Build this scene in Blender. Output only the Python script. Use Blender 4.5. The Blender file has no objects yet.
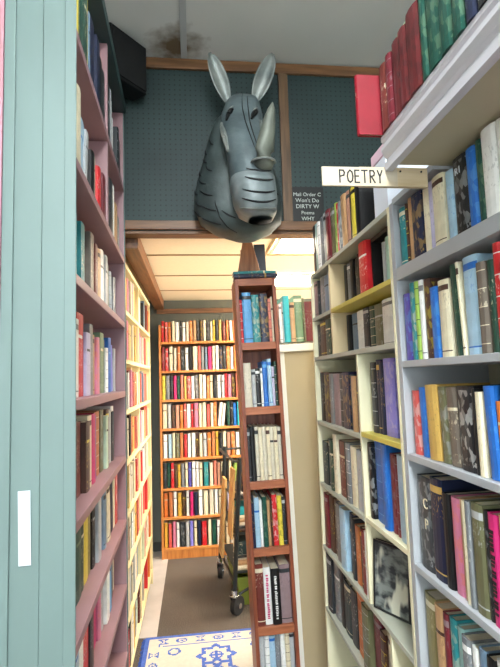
import bpy, bmesh, math, random
from mathutils import Matrix, Vector
S = bpy.context.scene
C = S.collection
PI = math.pi

# ------------------------------------------------------------------ materials
def lin(c):
    return tuple((x/12.92 if x <= .04045 else ((x+.055)/1.055)**2.4) for x in (v/255 for v in c)) + (1,)
MATS = {}
def newmat(name):
    m = bpy.data.materials.new(name); m.use_nodes = True
    nt = m.node_tree
    return m, nt, nt.nodes['Principled BSDF']
def node(nt, t, **kw):
    n = nt.nodes.new(t)
    for k, v in kw.items(): setattr(n, k, v)
    return n
def mixcol(nt, fac, a, b):
    n = node(nt, 'ShaderNodeMix', data_type='RGBA')
    for i, v in ((0, fac), (6, a), (7, b)):
        if hasattr(v, 'links'): nt.links.new(v, n.inputs[i])
        else: n.inputs[i].default_value = v
    return n.outputs[2]
def coords(nt, scale=(1, 1, 1), world=False):
    mp = node(nt, 'ShaderNodeMapping'); mp.inputs['Scale'].default_value = scale
    if world:
        nt.links.new(node(nt, 'ShaderNodeNewGeometry').outputs['Position'], mp.inputs['Vector'])
    else:
        nt.links.new(node(nt, 'ShaderNodeTexCoord').outputs['Object'], mp.inputs['Vector'])
    return mp.outputs[0]
def noise(nt, vec, scale, detail=3):
    n = node(nt, 'ShaderNodeTexNoise'); n.inputs['Scale'].default_value = scale; n.inputs['Detail'].default_value = detail
    nt.links.new(vec, n.inputs['Vector']); return n.outputs[0]
def ramp(nt, fac, p0, p1):
    r = node(nt, 'ShaderNodeMapRange'); r.inputs[1].default_value = p0; r.inputs[2].default_value = p1
    nt.links.new(fac, r.inputs[0]); return r.outputs[0]
def bump(nt, b, h, dist=.002, strength=.4):
    n = node(nt, 'ShaderNodeBump'); n.inputs['Strength'].default_value = strength; n.inputs['Distance'].default_value = dist
    nt.links.new(h, n.inputs['Height']); nt.links.new(n.outputs[0], b.inputs['Normal'])
def paint(name, c, var=.12, rough=.5, scale=9, stretch=(1, 1, 1), metal=0, c2=None, lo=.35, hi=.7):
    """painted or stained surface with gentle blotches"""
    if name in MATS: return MATS[name]
    m, nt, b = newmat(name)
    a = lin(c); k = 1-var
    d = lin(c2) if c2 else tuple(x*k for x in a[:3])+(1,)
    f = ramp(nt, noise(nt, coords(nt, stretch), scale, 5), lo, hi)
    nt.links.new(mixcol(nt, f, a, d), b.inputs['Base Color'])
    b.inputs['Roughness'].default_value = rough; b.inputs['Metallic'].default_value = metal
    MATS[name] = m; return m
def wood(name, c, c2, rough=.45, stretch=(14, 14, 1.2)):
    return paint(name, c, rough=rough, scale=4, stretch=stretch, c2=c2)
def emit(name, c, s):
    m, nt, b = newmat(name)
    b.inputs['Base Color'].default_value = lin(c); b.inputs['Emission Color'].default_value = lin(c)
    b.inputs['Emission Strength'].default_value = s
    return m

PAL = dict(
 teal=('teal', (38,132,138)), brown=('brown', (74,46,36)), tan=('tan', (190,150,108)), navy=('navy', (22,32,62)), cream=('cream', (226,216,186)),
 lilac=('lilac', (196,192,222)), paleblue=('pale blue', (166,200,222)), black=('black', (14,15,18)), blue=('blue', (34,108,196)), green=('green', (12,72,60)),
 white=('white', (242,243,240)), magenta=('magenta', (204,38,112)), greyblue=('grey-blue', (112,138,162)), violet=('violet', (84,72,160)), lime=('lime', (164,200,92)),
 taupe=('taupe', (110,100,90)), darkgreen=('dark green', (24,66,52)), red=('red', (202,32,40)), coral=('coral', (222,92,84)), ochre=('ochre', (204,166,88)),
 olive=('olive', (104,104,74)), ink=('black and white', (26,28,34)), orange=('orange', (216,118,50)), grey=('grey', (124,128,132)), photo=('black and grey', (58,62,66)),
 pink=('pink', (204,120,150)), khaki=('khaki', (140,130,84)), maroon=('maroon', (112,30,42)), paleteal=('pale teal', (150,192,190)), brownred=('reddish brown', (112,48,40)),
 redblack=('red and black', (100,34,36)), silver=('silver grey', (182,186,188)), pinktan=('pinkish tan', (190,140,118)), yellow=('yellow', (222,202,70)), pinkgrey=('pinkish grey', (146,124,128)),
 charcoal=('charcoal', (44,48,52)), lavender=('lavender', (136,132,222)), darkteal=('dark teal', (24,52,58)), tanorange=('tan orange', (190,112,64)), darkred=('dark red', (126,26,36)),
 salmon=('salmon', (214,122,104)), skyblue=('sky blue', (92,164,222)), cyan=('cyan', (40,176,190)), sage=('sage green', (112,142,112)), beige=('beige', (212,205,186)),
 palegreen=('pale green', (198,220,196)), mint=('mint', (172,214,200)), crimson=('red', (140,14,34)), gold=('gold', (216,168,62)))
def base_of(key):
    for k in (key, key[:-1]):
        if k in PAL: return k
    raise KeyError(key)
def cover_mat(key):
    return paint('cover_'+key, PAL[key][1], var=.18, rough=.42, scale=30)
def ink_mat(key, ink, fine=True):
    """cloth or paper cover with small printed marks"""
    n = f'print_{key}_{ink}_{int(fine)}'
    if n in MATS: return MATS[n]
    m, nt, b = newmat(n)
    if fine: f = ramp(nt, noise(nt, coords(nt, (210, 210, 90)), 1.0, 2), .58, .62)
    else:      # printed patchwork picture
        v = node(nt, 'ShaderNodeTexVoronoi'); v.inputs['Scale'].default_value = 1.0
        nt.links.new(coords(nt, (95, 95, 62)), v.inputs['Vector'])
        sx = node(nt, 'ShaderNodeSeparateColor'); nt.links.new(v.outputs['Color'], sx.inputs[0])
        f = ramp(nt, sx.outputs[0], .5, .8)
    ca, cb_ = lin(PAL[key][1]), lin(PAL[ink][1]); wt = (.5 if sum(PAL[key][1]) < 330 else .3) if fine else .36
    cb_ = tuple(x*(1-wt)+y*wt for x, y in zip(ca, cb_))
    nt.links.new(mixcol(nt, f, ca, cb_), b.inputs['Base Color'])
    b.inputs['Roughness'].default_value = .4
    MATS[n] = m; return m
INK = dict(violet='skyblue', teal='cream', navy='ochre', black='silver', blue='skyblue', green='sage', tan='brown', brown='yellow', coral='white', olive='silver',
           ink='white', pink='orange', magenta='black', grey='white', red='white', maroon='pinkgrey', lavender='lilac', white='grey', lime='darkgreen',
           cream='brown', photo='silver', orange='cream', paleblue='blue', redblack='black', charcoal='silver', yellow='black')
def page_mat():
    if 'pages' in MATS: return MATS['pages']
    m, nt, b = newmat('pages')
    f = noise(nt, coords(nt, (700, 3, 3)), 1, 2)
    nt.links.new(mixcol(nt, f, lin((236,228,206)), lin((204,190,160))), b.inputs['Base Color']); b.inputs['Roughness'].default_value = .8
    MATS['pages'] = m; return m

SEA = paint('sea_green_paint', (112,132,129), .10, .45, 3, (3, 3, .8))
SEADK = paint('dark_green_paint', (46,72,72), .2, .5, 4)
MAUVE = paint('mauve_paint', (162,126,131), .12, .45, 5)
PINK = paint('pink_paint', (186,134,146), .1, .45, 5)
GREYW = paint('grey_white_paint', (170,174,179), .08, .4, 5)
CORN = paint('cornice_white_paint', (206,204,210), .07, .35, 5)
SOFF = paint('cornice_underside_paint', (186,178,150), .1, .5, 4)
CREAM = paint('cream_paint', (232,226,192), .08, .45, 4)
BEIGEU = paint('tan_upright_paint', (212,190,150), .1, .5, 4)
GREYSH = paint('grey_green_shelf_paint', (176,180,166), .1, .45, 5)
YEL = paint('yellow_cream_paint', (236,222,172), .08, .45, 4)
YELLIP = paint('yellow_edge_paint', (206,190,84), .15, .45, 6)
BACKD = paint('dark_back_panel', (58,60,58), .2, .7, 4)
OAK = wood('orange_oak', (206,136,68), (170,98,42))
REDW = wood('red_brown_wood', (152,84,56), (112,54,36))
REDWL = wood('red_brown_shelf_wood', (178,108,72), (138,76,50), stretch=(1.5, 14, 14))
BEAM = wood('brown_beam_wood', (134,94,60), (94,64,40), stretch=(1.2, 14, 14))
BEAMV = wood('brown_upright_wood', (112,84,58), (78,58,40))
BEAMY = wood('brown_long_beam_wood', (132,84,48), (92,56,30), stretch=(14, 1.2, 14))
BOARDW = wood('pale_bare_wood', (216,196,162), (196,172,134), stretch=(2, 14, 14))
BOARDS = wood('whitewashed_wood', (202,190,168), (190,174,148), stretch=(2, 14, 14))
BEIGE = paint('beige_panel_paint', (176,160,128), .1, .6, 3)
WHITE = paint('white_paint', (228,226,218), .06, .4, 5)
BLACKM = paint('black_metal', (24,30,32), .3, .35, 20)
BLACKP = paint('black_plastic', (12,14,15), .3, .5, 20)
RUBBER = paint('black_rubber', (22,22,24), .2, .6, 20)
CHROME = paint('bright_steel', (210,212,214), .1, .25, 20, metal=1)
CEIL = paint('ceiling_plaster', (188,190,188), .06, .8, 2)
WHITEP = paint('white_card', (206,214,222), .05, .5, 10)

def pegboard():
    m, nt, b = newmat('teal_pegboard')
    pos = coords(nt, (1/.026, 1, 1/.026), world=True)
    fr = node(nt, 'ShaderNodeVectorMath', operation='FRACTION'); nt.links.new(pos, fr.inputs[0])
    sb = node(nt, 'ShaderNodeVectorMath', operation='SUBTRACT'); nt.links.new(fr.outputs[0], sb.inputs[0]); sb.inputs[1].default_value = (.5, 0, .5)
    mu = node(nt, 'ShaderNodeVectorMath', operation='MULTIPLY'); nt.links.new(sb.outputs[0], mu.inputs[0]); mu.inputs[1].default_value = (1, 0, 1)
    ln = node(nt, 'ShaderNodeVectorMath', operation='LENGTH'); nt.links.new(mu.outputs[0], ln.inputs[0])
    hole = ramp(nt, ln.outputs['Value'], .2, .12)
    f = ramp(nt, noise(nt, coords(nt, world=True), 3, 4), .35, .7)
    col = mixcol(nt, f, lin((40,60,59)), lin((32,49,49)))
    nt.links.new(mixcol(nt, hole, col, lin((14,24,26))), b.inputs['Base Color'])
    b.inputs['Roughness'].default_value = .6
    return m
PEG = pegboard()
def carpet():
    m, nt, b = newmat('brown_carpet')
    f = noise(nt, coords(nt, world=True), 160, 3); g = ramp(nt, noise(nt, coords(nt, world=True), 2.2, 4), .35, .65)
    c = mixcol(nt, g, lin((122,112,102)), lin((98,90,82)))
    nt.links.new(mixcol(nt, ramp(nt, f, .4, .6), c, lin((76,68,62))), b.inputs['Base Color']); b.inputs['Roughness'].default_value = .95
    bump(nt, b, f); return m
def ceil_tiles():
    m, nt, b = newmat('cream_ceiling_tiles')
    f = noise(nt, coords(nt, world=True), 60, 3)
    nt.links.new(mixcol(nt, f, lin((246,232,204)), lin((236,220,188))), b.inputs['Base Color']); b.inputs['Roughness'].default_value = .8
    return m
def stained():
    m, nt, b = newmat('ceiling_plaster_stained')
    p = node(nt, 'ShaderNodeNewGeometry').outputs['Position']
    d = node(nt, 'ShaderNodeVectorMath', operation='DISTANCE'); nt.links.new(p, d.inputs[0]); d.inputs[1].default_value = (-.06, 2.2, 3.12)
    n = noise(nt, coords(nt, world=True), 14, 4)
    ad = node(nt, 'ShaderNodeMath', operation='MULTIPLY_ADD'); nt.links.new(n, ad.inputs[0]); ad.inputs[1].default_value = .22; nt.links.new(d.outputs['Value'], ad.inputs[2])
    f = ramp(nt, ad.outputs[0], .27, .15)
    g = ramp(nt, noise(nt, coords(nt, world=True), 1.5, 3), .3, .7)
    base = mixcol(nt, g, lin((226,226,220)), lin((212,214,208)))
    nt.links.new(mixcol(nt, f, base, lin((116,98,74))), b.inputs['Base Color']); b.inputs['Roughness'].default_value = .85
    return m
def metal_sheet(name, c, c2, rough=.45, metal=.35):
    m, nt, b = newmat(name)
    f = ramp(nt, noise(nt, coords(nt), 9, 5), .38, .66); g = noise(nt, coords(nt), 46, 3)
    nt.links.new(mixcol(nt, f, lin(c), lin(c2)), b.inputs['Base Color']); b.inputs['Metallic'].default_value = metal
    b.inputs['Roughness'].default_value = rough; bump(nt, b, g, .004, .3); return m

# ------------------------------------------------------------------ mesh helpers
class MB:
    def __init__(s): s.v = []; s.f = []; s.mi = []
    def add(s, vs, fs, mi=0, M=None):
        n = len(s.v)
        s.v += [(M @ Vector(p)) if M else Vector(p) for p in vs]
        s.f += [tuple(i+n for i in f) for f in fs]
        s.mi += (mi if isinstance(mi, list) else [mi]*len(fs)); return s
    def box(s, a, b, mi=0, M=None):
        (x0, y0, z0), (x1, y1, z1) = a, b
        vs = [(x0,y0,z0),(x1,y0,z0),(x1,y1,z0),(x0,y1,z0),(x0,y0,z1),(x1,y0,z1),(x1,y1,z1),(x0,y1,z1)]
        return s.add(vs, [(3,2,1,0),(4,5,6,7),(0,1,5,4),(1,2,6,5),(2,3,7,6),(3,0,4,7)], mi, M)
    def tube(s, pts, r, n=10, mi=0, M=None, cap=True):
        pts = [Vector(p) for p in pts]; rs = r if isinstance(r, (list, tuple)) else [r]*len(pts)
        vs = []; fs = []
        for i, p in enumerate(pts):
            t = (pts[min(i+1, len(pts)-1)]-pts[max(i-1, 0)]).normalized()
            u = t.cross(Vector((0, 0, 1)) if abs(t.z) < .9 else Vector((1, 0, 0))).normalized(); w = t.cross(u)
            for k in range(n):
                a = 2*PI*k/n; vs.append(p+(u*math.cos(a)+w*math.sin(a))*rs[i])
        for i in range(len(pts)-1):
            for k in range(n):
                fs.append((i*n+k, i*n+(k+1) % n, (i+1)*n+(k+1) % n, (i+1)*n+k))
        if cap: fs += [tuple(range(n))[::-1], tuple(range((len(pts)-1)*n, len(pts)*n))]
        return s.add(vs, fs, mi, M)
    def prism(s, poly, z0, z1, mi=0, M=None):
        n = len(poly)
        return s.add([(x, y, z0) for x, y in poly]+[(x, y, z1) for x, y in poly],
                     [tuple(range(n))[::-1], tuple(range(n, 2*n))]+[(k, (k+1) % n, n+(k+1) % n, n+k) for k in range(n)], mi, M)
    def build(s, name, mats, parent=None, smooth=False, bevel=0, fix=True, subsurf=0):
        me = bpy.data.meshes.new(name); me.from_pydata([tuple(p) for p in s.v], [], s.f)
        for m in (mats if isinstance(mats, (list, tuple)) else [mats]): me.materials.append(m)
        for p, i in zip(me.polygons, s.mi): p.material_index = i
        if fix:
            bm = bmesh.new(); bm.from_mesh(me); bmesh.ops.recalc_face_normals(bm, faces=bm.faces); bm.to_mesh(me); bm.free()
        if smooth:
            for p in me.polygons: p.use_smooth = True
        o = bpy.data.objects.new(name, me); C.objects.link(o)
        if parent: o.parent = parent
        if bevel:
            md = o.modifiers.new('edge', 'BEVEL'); md.width = bevel; md.segments = 2; md.limit_method = 'ANGLE'
        if subsurf:
            md = o.modifiers.new('smooth', 'SUBSURF'); md.levels = md.render_levels = subsurf
        return o
def tag(o, label, cat, group=None, kind=None):
    o['label'] = label; o['category'] = cat
    if group: o['group'] = group
    if kind: o['kind'] = kind
    return o
def thing(name, label, cat, M=Matrix(), group=None):
    o = bpy.data.objects.new(name, None); C.objects.link(o); o.empty_display_size = .05; o.matrix_world = M
    return tag(o, label, cat, group)
def struct(o): o['kind'] = 'structure'; return o
def box(name, a, b, mat, parent=None, bevel=0):
    return MB().box(a, b).build(name, mat, parent, bevel=bevel)
def T(x, y, z): return Matrix.Translation((x, y, z))
def frame(x, y, ang, z=0, tilt=0): return T(x, y, z) @ Matrix.Rotation(ang, 4, 'Z') @ Matrix.Rotation(tilt, 4, 'Y')
def part_label(o, s): o['label'] = s; return o
def text_mesh(name, body, size, mat, parent, M, extrude=.0006, align='CENTER', spacing=1.0):
    cu = bpy.data.curves.new(name+'_curve', 'FONT'); cu.body = body; cu.size = size; cu.extrude = extrude; cu.align_x = align; cu.resolution_u = 3
    cu.space_line = spacing
    t = bpy.data.objects.new('tmp_text', cu); C.objects.link(t)
    dg = bpy.context.evaluated_depsgraph_get(); me = bpy.data.meshes.new_from_object(t.evaluated_get(dg))
    bpy.data.objects.remove(t); me.materials.clear(); me.materials.append(mat); me.name = name
    o = bpy.data.objects.new(name, me); C.objects.link(o); o.parent = parent; o.matrix_local = M
    return o
UP = Matrix.Rotation(PI/2, 4, 'X')     # a text in the xy plane stands up, read from -y

# ------------------------------------------------------------------ books
ORD = ['first','second','third','fourth','fifth','sixth','seventh','eighth','ninth','tenth','eleventh','twelfth','thirteenth','fourteenth','fifteenth',
       'sixteenth','seventeenth','eighteenth','nineteenth','twentieth','twenty-first','twenty-second','twenty-third','twenty-fourth','twenty-fifth','twenty-sixth','twenty-seventh','twenty-eighth']
rng = random.Random(5)
def book_mesh(w, h, d, key, hard, style, r):
    """outer cover as a C-shaped case around the pages; the spine is split in bands along its height"""
    base = base_of(key); t = min(.0024 if hard else .0009, w*.2); q = .006 if hard else .002
    rd = min(.005, w*.22)
    c = [(-w/2, d), (-w/2, rd), (-w*.30, rd*.22), (0, 0), (w*.30, rd*.22), (w/2, rd), (w/2, d), (w/2-t, d), (w/2-t, q), (-w/2+t, q), (-w/2+t, d)]
    ink = INK.get(base, 'cream' if sum(PAL[base][1]) < 380 else 'charcoal')
    if style == 'x' or style == 't':
        lv = [0, .06, .12, .55, .9, .95, 1]; mi = [0, 1, 2, 2, 2, 0]
        if style == 't': mi = [0]*6
    elif style == 'n': lv = [0, .5, 1]; mi = [0, 0]
    elif style == 'b': lv = [0, .07, .085, .3, .62, .84, .86, .93, 1]; mi = [0, 3, 0, 0, 1, 0, 3, 0]
    elif style == 'l': lv = [0, .05, .16, .34, .7, .74, 1]; mi = [0, 1, 0, 1, 3, 0]
    elif style == 'r': lv = [0, .1, .11, .3, .31, .5, .51, .7, .71, .9, .91, 1]; mi = [0, 3, 0, 3, 0, 3, 1, 3, 0, 3, 0]
    else: lv = [0, .1, .32, .78, 1]; mi = [0, 0, 1, 0]
    n = len(c); mb = MB(); vs = []
    for z in lv: vs += [(x, y, z*h) for x, y in c]
    fs = []; ms = []
    for i in range(len(lv)-1):
        for k in range(n):
            fs.append((i*n+k, i*n+(k+1) % n, (i+1)*n+(k+1) % n, (i+1)*n+k))
            spine = k in (1, 2, 3, 4)
            ms.append(mi[i] if spine else (2 if style == 'x' and k in (0, 5) and 0 < i < len(lv)-2 else 0))
    fs += [tuple(range(n))[::-1], tuple(range((len(lv)-1)*n, len(lv)*n))]; ms += [0, 0]
    mb.add(vs, fs, ms)
    mats = [cover_mat(base), ink_mat(base, ink, True), ink_mat(base, ink, False), cover_mat(ink)]
    return mb, mats, t, q
def add_spine_ink(o, key, h, w):   # a long title running up the spine
    mb = MB(); r = random.Random(int(h*9000)); z = h*.1; q = min(.007, w*.24)
    while z < h*.86:
        g = r.uniform(.004, .008); mb.box((-q+r.uniform(0, q*.3), -.0012, z), (q-r.uniform(0, q*.5), -.0002, z+g)); z += g+r.choice([.002, .0025, .007])
    return mb.build('spine_lettering', cover_mat(key), o)
COUNT = {'book': 0, 'paperback': 0}
def make_book(M, w, h, d, key, label, group, hard=True, style=None, pages=True, name='book', r=rng):
    if style is None:
        style = {'x': 'x', 't': 't'}.get(key[-1], None) if key not in PAL else None
        if style is None: style = r.choice('ppplbbr' if hard else 'pppll')
    mb, mats, t, q = book_mesh(w, h, d, key, hard, style, r)
    if not pages:      # one mesh, pages included
        mats = mats+[page_mat()]
        mb.box((-w/2+t, q, .001), (w/2-t, d-.0015, h-.0012), 4)
    o = mb.build(name, mats, fix=False); o.matrix_world = M
    tag(o, label, 'book', group)
    if pages:
        e = .0032 if hard else .0006
        p = MB().box((-w/2+t+.0002, q+.0002, e), (w/2-t-.0002, d-e, h-e)).build('page_block', page_mat(), o, fix=False)
    if style == 't': add_spine_ink(o, {'white': 'magenta', 'black': 'white', 'magenta': 'black'}.get(base_of(key), 'white'), h, w)
    COUNT['book'] += 1
    return o
def fill_row(F, z, spec, s0, s1, dep, where, end, group, avail, hard=True, setback=.012, vary=.012, scale=False, pages=True, name='book', seed=1,
             minh=.6, styles=None, kind='book', lean=None, back=None):
    """books side by side, spines out. spec tokens colour[:thickness mm[:height mm]]; lean = {index: (angle, how many books)}"""
    r = random.Random(seed); toks = []
    for t in spec.split():
        a = t.split(':'); toks.append((a[0], float(a[1])/1000 if len(a) > 1 and a[1] else .03*r.uniform(.7, 1.4), float(a[2])/1000 if len(a) > 2 and a[2] else 0))
    lean = lean or {}
    tot = sum(t[1] for t in toks); k = 1
    if scale:
        k = (s1-s0-sum(avail*.8*math.sin(abs(a)) for a, n in lean.values()))/tot
    s = s0; i = 0; out = []
    while i < len(toks):
        th, nrun = lean.get(i, (0, 1))
        run = toks[i:i+nrun]
        hs = []
        for c, w, h in run:
            w *= k
            if not h: h = avail*r.uniform(minh, .95)
            hs.append((c, w, min(h, avail-.006)))
        if th > 0:
            for j, (c, w, h) in enumerate(hs):
                s += w/math.cos(th); out.append((i+j, c, w, h, s, th))
            s += hs[-1][2]*math.sin(th)+.001
        elif th < 0:
            s += hs[0][2]*math.sin(-th)+.001
            for j, (c, w, h) in enumerate(hs):
                out.append((i+j, c, w, h, s, th)); s += w/math.cos(th)
        else:
            for j, (c, w, h) in enumerate(hs):
                out.append((i+j, c, w, h, s+w/2, 0)); s += w
        i += nrun
    n = len(out)
    for (i, c, w, h, sx, th) in out:
        if sx > s1: continue
        sb = setback+r.uniform(0, vary); dd = min(dep-sb-.004, r.uniform(.62, .82)*h)
        if dd < .06: dd = .06
        wg = w-.0012
        if th > 0: L = T(sx, sb, z+.0005) @ Matrix.Rotation(th, 4, 'Y') @ T(-w/2, 0, 0)
        elif th < 0: L = T(sx, sb, z+.0005) @ Matrix.Rotation(th, 4, 'Y') @ T(w/2, 0, 0)
        else: L = T(sx, sb, z+.0005)
        bk = base_of(c); pat = 'patterned ' if c not in PAL and c[-1] == 'x' else ('lettered ' if c not in PAL else '')
        frm = f'{ORD[i]} from {end}' if i <= n-1-i or back is None else f'{ORD[n-1-i]} from {back}'
        lab = f'{pat}{PAL[bk][0]} {kind}, {frm}, {where}'
        make_book(F @ L, wg, h, dd, c, lab, group, hard if hard is not None else r.random() < .5, 'x' if c == 'photo' else 'n' if c in ('navy', 'black') and r.random() < .6 else None, pages, name, r)

# ------------------------------------------------------------------ bookcase
def bookcase(name, label, F, L, D, H, shelves, mats, th=.022, st=.022, dividers=(), back=True, top=True, group=None, z0=0.0, lip=None):
    """local frame: x along the face, y into the case. shelves = heights of the upper faces"""
    side, shelf, bk = mats
    t = thing(name, label, 'bookcase', F, group)
    box('side_panel', (-st, 0, z0), (0, D, H), side, t, .0015)
    box('side_panel', (L, 0, z0), (L+st, D, H), side, t, .0015)
    for z in shelves:
        h = th
        if isinstance(z, tuple):
            if len(z) > 4: h = z[4]
            z, a, b, m = z[:4]
        else: a, b, m = 0, L, shelf
        box('shelf', (a+.0003, .0, z-h), (b-.0003, D-.006, z), m, t, .0015)
    for dv in dividers:
        s, za, zb = dv[:3]; m = dv[3] if len(dv) > 3 else side
        box('divider', (s-st/2, .001, za), (s+st/2, D-.006, zb), m, t, .001)
    if top: box('top_board', (.0003, 0, H-th), (L-.0003, D-.006, H), shelf, t, .0015)
    if back: box('back_panel', (0, D-.005, z0), (L, D, H), bk, t)
    return t

# ================================================================== SETTING
floor = struct(MB().box((-1.6, -3.2, -.06), (2.6, 4.6, 0)).build('floor', carpet()))
strip = struct(box('floor_strip', (-.6, 3.0, .0002), (-.25, 4.44, .004), paint('worn_grey_floor_tiles', (204,198,194), .14, .5, 7)))
ceiling = struct(box('ceiling', (-1.6, -3.2, 3.12), (2.6, 2.36, 3.18), stained()))
struct(box('trim_ceiling_seam', (-.03, -1.0, 3.108), (.0, 2.279, 3.1199), CEIL, bevel=.002))
struct(box('wall_left', (-1.66, -3.2, 0), (-1.6, 4.6, 3.18), paint('wall_paint', (192,192,186), .08, .7, 3)))
struct(box('wall_right', (2.6, -3.2, 0), (2.66, 4.6, 3.18), paint('wall_paint', (192,192,186))))
mbw = MB()
mbw.box((-1.6, 2.28, 2.225), (2.6, 2.36, 3.12)); mbw.box((-1.6, 2.28, 0), (-.365, 2.36, 2.225)); mbw.box((.86, 2.28, 0), (2.6, 2.36, 2.225))
struct(mbw.build('wall_middle', PEG))
struct(box('trim_1', (-.365, 2.262, 2.228), (1.3, 2.2799, 2.272), BEAM, bevel=.002))
struct(box('trim_4', (-.3645, 2.2805, 2.211), (.8595, 2.3600, 2.2248), BEAM, bevel=.001))
struct(box('trim_2', (-1.2, 2.262, 3.055), (1.3, 2.2799, 3.108), BEAM, bevel=.002))
struct(box('trim_3', (.462, 2.264, 2.2725), (.51, 2.2799, 3.0545), BEAMV, bevel=.002))
# back room
struct(box('wall_back', (-1.6, 4.44, 0), (2.6, 4.5, 2.4), paint('grey_green_wall', (104,110,104), .12, .7, 3)))
bc = MB()
ys = [2.3605, 2.80, 3.36, 3.92, 4.4399]
struct(bc.box((-1.6, 2.3605, 2.245), (2.6, 4.4399, 2.30)).build('ceiling_back_room', ceil_tiles()))
for y in ys[1:-1]:
    struct(box('trim_ceiling_grid', (-.262, y-.007, 2.239), (2.0, y+.007, 2.2449), paint('ceiling_grid', (176,150,112), .1, .5, 8)))
struct(box('trim_ceiling_grid', (.438, 2.37, 2.239), (.452, 4.42, 2.2449), MATS['ceiling_grid']))
struct(box('trim_back_wall', (-.33, 4.42, 2.12), (2.0, 4.4399, 2.165), BEAM, bevel=.002))
struct(box('beam_left', (-.345, 2.3605, 2.16), (-.262, 4.4199, 2.2449), BEAMY, bevel=.002))
struct(box('wall_partition', (-.72, 2.3605, 0), (-.60, 4.44, 2.2449), paint('dark_partition_wall', (70,74,70), .1, .7, 3)))
struct(box('baseboard_back', (-.6, 4.425, 0), (2.0, 4.4399, .08), paint('dark_baseboard', (58,62,62), .1, .5, 6)))

# ================================================================== LEFT BOOKCASE
La = (-.285, 1.20); Lb = (-.312, 2.25); Llen = math.dist(La, Lb); Lang = math.atan2(Lb[1]-La[1], Lb[0]-La[0])
FL = frame(La[0], La[1], Lang)
LZ = [2.425, 2.075, 1.774, 1.461, 1.172, .895, .62, .34, .08]
left = thing('bookcase', 'tall sea-green bookcase with mauve shelves facing the aisle, its end panel nearest the viewer', 'bookcase', FL)
LD = .166
eb = part_label(box('end_panel', (-.022, .0, 0), (-.004, .075, 2.84), SEA, left, .002), 'sea-green end board next to the aisle')
box('corner_trim', (-.028, -.006, 0), (-.0225, .022, 2.84), SEA, left, .002)
box('end_panel', (-.017, .0765, 0), (-.004, LD, 2.84), SEA, left, .002)
box('end_batten', (-.026, LD-.026, 0), (-.0172, LD, 2.84), SEA, left, .002)
part_label(box('rear_panel', (-.03, LD+.001, 0), (Llen, LD+.04, 2.84), PINK, left, .001), 'pink painted rear panel')
part_label(box('inner_side', (-.0039, .001, 0), (.0, LD-.006, 2.82), MAUVE, left), 'mauve inner face of the near end')
box('back_panel', (0, LD-.005, 0), (Llen-.02, LD, 2.82), MAUVE, left)
part_label(box('side_panel', (Llen-.02, .002, 0), (Llen-.0085, LD, 2.82), MAUVE, left, .001), 'mauve far side panel')
part_label(box('outer_side', (Llen-.008, -.002, 0), (Llen+.006, LD, 2.84), paint('grey_green_paint', (96,118,116), .12, .5, 4), left, .001), 'grey-green outer skin of the far side')
for z in LZ:
    box('shelf', (.0003, -.001, z-.026), (Llen-.0203, LD-.006, z), MAUVE, left, .002)
box('divider', (.548, .003, 2.0753), (.568, LD-.006, 2.3985), MAUVE, left, .001)
box('divider', (.548, .003, 2.4253), (.568, LD-.006, 2.789), MAUVE, left, .001)
part_label(box('top_board', (.0003, -.012, 2.79), (Llen-.0203, LD-.006, 2.84), SEADK, left, .003), 'dark green top fascia')
# paper label on the end board
lab = thing('paper_label', 'narrow white paper label stuck on the sea-green end panel', 'label', FL @ T(-.0172, .113, 1.176))
lab.matrix_world = T(-.392, 1.1765, 1.176) @ Matrix.Rotation(-.02, 4, 'Y') @ Matrix.Rotation(Lang-PI/2, 4, 'Z')
box('paper', (-.0135, -.001, -.083), (.0135, 0, .083), WHITEP, lab)
mbt = MB()
rr = random.Random(3)
z = -.07
while z < .066:
    L_ = rr.uniform(.004, .012); mbt.box((-.0035, -.00125, z), (-.0005+rr.uniform(0, .003), -.0011, z+L_)); z += L_+rr.choice([.002, .003, .006])
mbt.build('lettering', paint('faint_ink', (190,196,204), .1, .6, 20), lab)

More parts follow.
